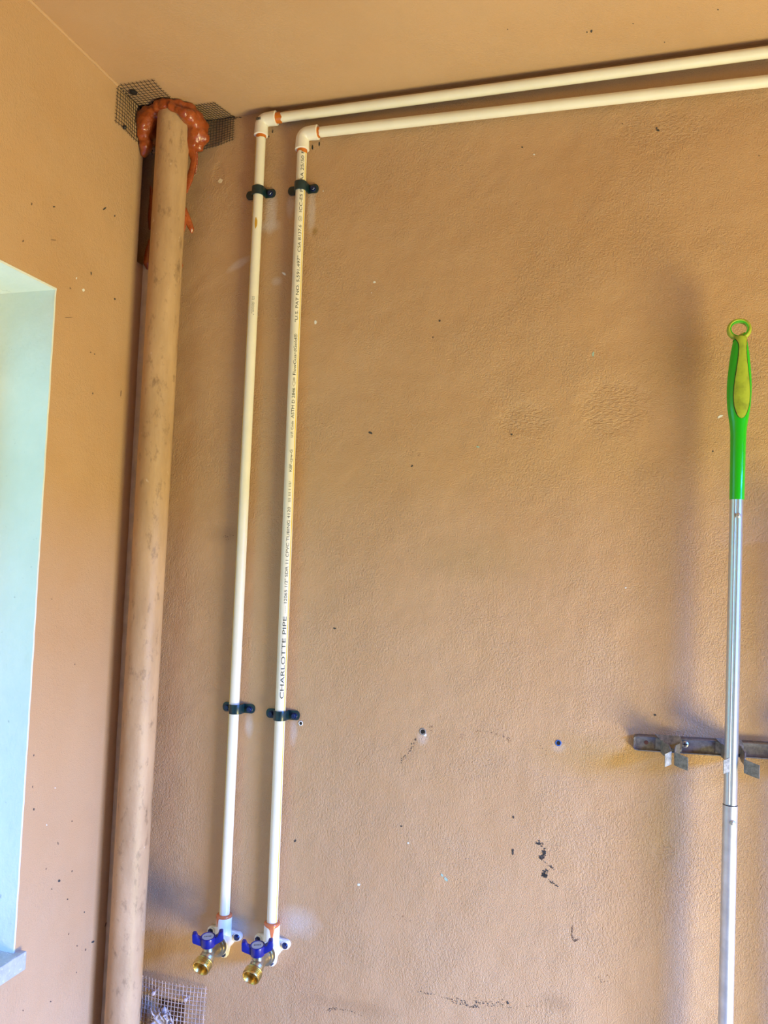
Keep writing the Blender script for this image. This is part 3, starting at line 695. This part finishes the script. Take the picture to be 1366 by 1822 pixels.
# grip: lofted ellipses, (photo y, half width px) of the silhouette
GP = [(889,13.4),(850,13.6),(800,14.0),(770,14.6),(755,16.0),(740,18.6),(725,20.8),(705,22.2),(688,22.4),(670,21.4),(650,19.6),(630,17.0),(615,14.6),(606,12.6),(602,10.5)]
def gp(z):                                     # half width in metres at height z
    tb = [(PY(1312, y, YM).z, w*.000685*.985) for y, w in GP]
    for (z0, w0), (z1, w1) in zip(tb, tb[1:]):
        if z0 <= z <= z1: f = (z-z0)/(z1-z0); return w0 + (w1-w0)*f
    return tb[0][1] if z < tb[0][0] else tb[-1][1]
ztop = PY(1312, 602, YM).z; n = 48; vs = []; rows = 60
gx = lambda z: mx_at(z) + .0004
def gdep(z): w = gp(z); return .0091 + (w-.0091)*.25
for i in range(rows+1):
    z = zg + (ztop-zg)*i/rows
    for k in range(n): t_ = 2*PI*k/n; vs.append((gx(z) + gp(z)*math.sin(t_), YM - gdep(z)*math.cos(t_), z))
fs = [(i*n+k, i*n+(k+1)%n, (i+1)*n+(k+1)%n, (i+1)*n+k) for i in range(rows) for k in range(n)] + [tuple(range(n-1,-1,-1)), tuple(rows*n+k for k in range(n))]
grip = MB().add(vs, fs).build('grip', M_green, th, 50)
IP = [(746.5,0.4),(745,4.0),(741,7.0),(735,9.6),(726,12.4),(716,13.8),(704,14.3),(690,13.6),(676,12.2),(660,10.0),(645,8.0),(632,6.8),(620,6.4),(612,7.6),(606,9.8),(601,12.5)]
def inset(off, grow, name, mat, par):
    vs = []; nu = 14; fine = []
    for (ya, wa), (yb, wb_) in zip(IP, IP[1:]):
        for q in range(4): fine.append((ya+(yb-ya)*q/4, wa+(wb_-wa)*q/4))
    fine.append(IP[-1]); fine = [fine[0]] + [(fine[i][0], (fine[i-1][1]+2*fine[i][1]+fine[i+1][1])/4) for i in range(1, len(fine)-1)] + [fine[-1]]
    for (y, w) in fine:
        z = PY(1317, y, YM).z; w = w*.000685 + grow; W_, D_ = gp(z)+off, gdep(z)+off; w = min(w, W_*.96); cx = .0022*(1 if y > 615 else max(.3, 1-(615-y)/14))
        for k in range(nu+1):
            xx = max(-W_*.995, min(W_*.995, cx + w*(2*k/nu-1))); vs.append((gx(z)+xx, YM - D_*math.sqrt(max(0, 1-(xx/W_)**2)), z))
    return MB().add(vs, [((nu+1)*i+k, (nu+1)*i+k+1, (nu+1)*(i+1)+k+1, (nu+1)*(i+1)+k) for i in range(len(fine)-1) for k in range(nu)]).build(name, mat, par, 60)
inset(.0004, .0007, 'grip_seam', M_black, grip)
inset(.0009, 0, 'grip_insert', M_insert, grip)
zr = PY(1314.5, 586, YM).z; xr = PY(1314.5, 586, YM).x
m = MB(); rr_, tr_ = .01245, .0036; vs = []; n1, n2 = 56, 16
for i in range(n1):
    a = 2*PI*i/n1; thick = tr_*(1 + .25*max(0, -math.sin(a)))
    for j in range(n2):
        b = 2*PI*j/n2; q = rr_ + thick*.72*math.cos(b); vs.append((xr + q*math.cos(a), YM + .0052*math.sin(b), zr + q*math.sin(a)*.94))
m.add(vs, [(n2*i+j, n2*((i+1)%n1)+j, n2*((i+1)%n1)+(j+1)%n2, n2*i+(j+1)%n2) for i in range(n1) for j in range(n2)])
zn0, zn1 = ztop-.004, zr-.0105
m.tube([(gx(zn0), YM-.001, zn0), (gx(zn0)+.0008, YM-.001, (zn0+zn1)/2), (xr, YM, zn1)], 0, 24, rr=[.0072, .0076, .0104], squash=.58, up0=(1,0,0))
m.build('hanging_ring', M_insert, th, 50)
vs = []
for i in range(n1):
    a = 2*PI*i/n1
    for b in (-.0044, .0044): vs.append((xr + (rr_-tr_*.76)*math.cos(a), YM+b, zr + (rr_-tr_*.76)*math.sin(a)*.94))
    for b in (.0044, -.0044): vs.append((xr + (rr_-tr_*.3)*math.cos(a), YM+b, zr + (rr_-tr_*.3)*math.sin(a)*.94))
MB().add(vs, [(4*i+j, 4*((i+1)%n1)+j, 4*((i+1)%n1)+(j+1)%4, 4*i+(j+1)%4) for i in range(n1) for j in range(4)]).build('ring_liner', M_green, th, 50)

# broom handle farther along the rail: its shadow reaches the right edge of the picture
bx_ = 1.020; bz = PY(1362, 850).z - .075; clip(bx_, .0195, YM)
th = thing('broom', 'second tool handle on the rail just right of the green mop', 'broom', (bx_, YM, .35))
MB().tube([(bx_, YM, z) for z in (.35, .9, bz-.02, bz-.004, bz)], 0, 24, rr=[.0098, .0098, .0098, .0088, .004]).build('handle', simple('dark_wood_handle', (.20, .11, .05), .5, var=.2), th, 40)
MB().lathe((bx_, YM, bz-.14), (0,0,1), [(0,.0100),(.002,.0112),(.10,.0112),(.102,.0100)], 28).build('grip_sleeve', M_black, th, 40)

# ------------------------------------------------------------------ marks and fixings on the walls
def fleck(px, py, w, h, rot, mat, name='paint_chip', wall='back', seed=None, n=9):
    rnd = random.Random(int(px*13+py*7)); P = []
    for k in range(n):
        t_ = 2*PI*k/n; r_ = rnd.uniform(.7, 1.1); a, b = w/2*r_*math.cos(t_), h/2*r_*math.sin(t_)
        P.append((px + a*math.cos(rot) - b*math.sin(rot), py + a*math.sin(rot) + b*math.cos(rot)))
    if wall == 'back': return MB().prism([PY(x, y, -.00005) for x, y in P], (0,-.00035,0)).build(name, mat, wb, 0)
    if wall == 'left': return MB().prism([PX(x, y, .00005) for x, y in P], (.0003,0,0)).build(name, mat, wl, 0)
    return MB().prism([PZ(x, y, CEIL-.00005) for x, y in P], (0,0,-.0003)).build(name, mat, bpy.data.objects['ceiling'], 0)
for a in ((485,234,2.2,7,.1),(556,262,2.6,10,.05),(568,256,2.6,9,.1),(478,243,2,4,.3)): fleck(*a, M_ink, 'pencil_mark')
for a in ((666,502,5,4,0),(561,573,5,8,0),(661,521,2,2,0),(638,1574,6,5,.3),(1281,741,12,4,-.5),(392,322,8,10,.3),(505,487,9,4,.6),(575,340,2,2,0),(950,275,3,3,0),(1113,1046,4,3,0),(726,1500,4,3,.8)): fleck(*a, M_whitechip if a[0] != 392 else M_filler)
for a in ((786,1557,7,4,1.0),(793,1564,9,5,.9),(1055,630,4,9,.1),(850,795,7,3,.2)): fleck(*a, M_cyan)
for a in ((782,571,4,4,0),(913,1454,4,5,.2),(912,1517,4,9,.1),(912,1513,5,5,.1),(659,770,9,4,.4),(770,600,3,2,0),(1170,232,7,4,.3),(1168,228,3,4,.3),(929,262,4,3,0),(1268,803,3,4,.4),(1165,1272,6,4,.2),(525,1496,4,6,.3),(903,1784,4,7,-.5),(595,1118,6,3,.2),(733,829,6,3,-.6),(910,773,5,3,.2),(1107,220,2,2,0),(714,1470,4,3,0),(1350,277,2,2,0)): fleck(*a, M_soot, 'dark_speck')
def scuff(path, n_, spread, size, mat, name='scuff_mark'):   # a rubbed streak broken up by the plaster grain
    n_ = int(n_*.62); rnd = random.Random(int(path[0][0])); m = MB(); seg = len(path)-1
    for k in range(n_):
        f = rnd.random()*seg; i = min(int(f), seg-1); f -= i
        x = path[i][0]*(1-f)+path[i+1][0]*f + rnd.gauss(0, spread); y = path[i][1]*(1-f)+path[i+1][1]*f + rnd.gauss(0, spread)
        s = size*rnd.uniform(.4, 1.2); P = [(x+s*rnd.uniform(.6,1.2)*math.cos(t_), y+s*rnd.uniform(.5,.9)*math.sin(t_)) for t_ in (0,1.2,2.4,3.6,4.9)]
        m.prism([PY(a, b, -.00004) for a, b in P], (0,-.0003,0))
    return m.build(name, mat, wb, 0)
scuff([(954,1499),(963,1503)], 45, 2, 1.7, M_soot); scuff([(969,1511),(967,1520),(962,1527)], 90, 2, 1.8, M_soot); scuff([(964,1528),(974,1538),(986,1546)], 40, 1.4, 1.2, M_soot)
scuff([(970,1549),(965,1556),(972,1560)], 90, 2, 1.8, M_soot); scuff([(972,1562),(982,1570),(992,1576)], 40, 1.4, 1.2, M_soot)
scuff([(742,1763),(800,1778),(835,1790),(852,1792)], 90, 1.2, 1.1, M_soot); scuff([(800,1778),(850,1785),(895,1788)], 110, 4.5, 1.1, M_soot); scuff([(900,1793),(960,1790)], 24, 1, .8, M_soot)
scuff([(742,1312),(734,1324),(728,1336),(712,1358)], 60, 1.6, 1.0, M_soot); scuff([(768,1292),(764,1300)], 14, 2, .9, M_brownsc)
scuff([(846,1300),(876,1303),(900,1312),(908,1319)], 46, 1.6, .9, M_brownsc); scuff([(817,1306),(822,1314)], 10, 3, .9, M_brownsc); scuff([(984,1318),(960,1330),(975,1340)], 16, 4, .8, M_brownsc)
scuff([(730,808),(738,802),(745,810)], 16, 2, .9, M_brownsc); scuff([(575,1800),(600,1795),(640,1805)], 60, 3, .9, M_soot); scuff([(395,955),(415,955)], 24, 3, 1, M_brownsc); scuff([(1060,1742),(1085,1745)], 22, 4, .9, M_brownsc)
scuff([(700,1625),(725,1640)], 40, 8, .7, M_brownsc); scuff([(1018,1648),(1016,1664),(1022,1675),(1028,1671)], 120, .6, 1.2, M_brownsc); scuff([(414,212),(422,209),(432,209)], 40, .6, 1.1, M_soot)
for a in ((296,409,7,3,-.6),(56,363,4,6,.2),(96,368,5,3,0),(186,371,10,4,-.8),(204,384,3,5,.2),(41,429,4,5,.3),(162,486,3,9,-.1),(125,513,3,5,-.5),(161,627,4,3,.5),(168,630,3,2,.3),(204,532,4,6,-.3),(165,700,2,6,.1),(215,700,2,16,.08),(95,427,14,2,.1),(122,565,18,1.4,-.05),
          (60,1344,2,5,.2),(58,1400,2,5,0),(60,1440,3,6,0),(92,1066,4,2,.2),(133,1182,2,4,0),(128,1550,3,5,.4),(105,1567,6,6,.4),(92,1582,4,3,.3),(120,1600,3,4,.3),(150,1623,3,4,.3),(82,1546,2,5,.3),(188,1645,3,12,.3),(165,1676,8,4,-.6),(152,1690,3,6,.3),(122,1662,2,6,.3),(137,1683,5,3,-.6),(90,1782,3,3,0),(41,1798,3,4,0),(136,1730,2,4,.2),(103,1500,3,7,-.2),(128,1461,3,4,.2)):
    if a[0] < 280: fleck(a[0], a[1], a[2]*.8, a[3]*.85, a[4], M_brownsc if a[0] % 3 else M_soot, 'dark_speck', 'left')
for a in ((148,516,5,6,.2),(136,495,2,4,.1),(98,1402,3,2,0),(83,1468,2,3,0)): fleck(*a, M_whitechip, 'paint_chip', 'left')
for a in ((1052,55,4,6,.3),(1044,57,2,3,0),(1126,42,2,2,0),(903,52,2,2,0),(1277,17,3,2,0),(1182,75,2,2,0)): fleck(*a, M_soot, 'dark_speck', 'ceiling')
def wall_hole(px, py, r, name, label, cat, rim, core):
    p = PY(px, py); th = thing(name, label, cat, (p.x, 0, p.z))
    MB().lathe((p.x, -.00005, p.z), (0,-1,0), [(0,r),(.0006,r*.96),(.0009,r*.8),(.0004,r*.66),(.0001,r*.6)], 22).build('rim', rim, th, 40)
    MB().lathe((p.x, -.0002, p.z), (0,-1,0), [(0,r*.62),(.0003,r*.6)], 18).build('bore', core, th, 0)  # flat black disc on the wall, painted shade of the hole's depth
wall_hole(993, 1322, .0043, 'wall_anchor', 'small blue plastic wall anchor set in the bare wall left of the tool rail', 'wall anchor', M_bluean, M_black)
wall_hole(535, 1287, .0037, 'drilled_hole', 'small empty drilled hole below the strap of the lettered pipe', 'hole', M_whitechip, M_black)
wall_hole(752, 1302, .0052, 'screw_plug', 'crumbling whitish wall plug in the bare wall right of the pipes', 'wall plug', simple('grey_crumbled_plug', (.30,.26,.22), .8), M_black)
fleck(755, 1307, 8, 6, .5, M_whitechip)
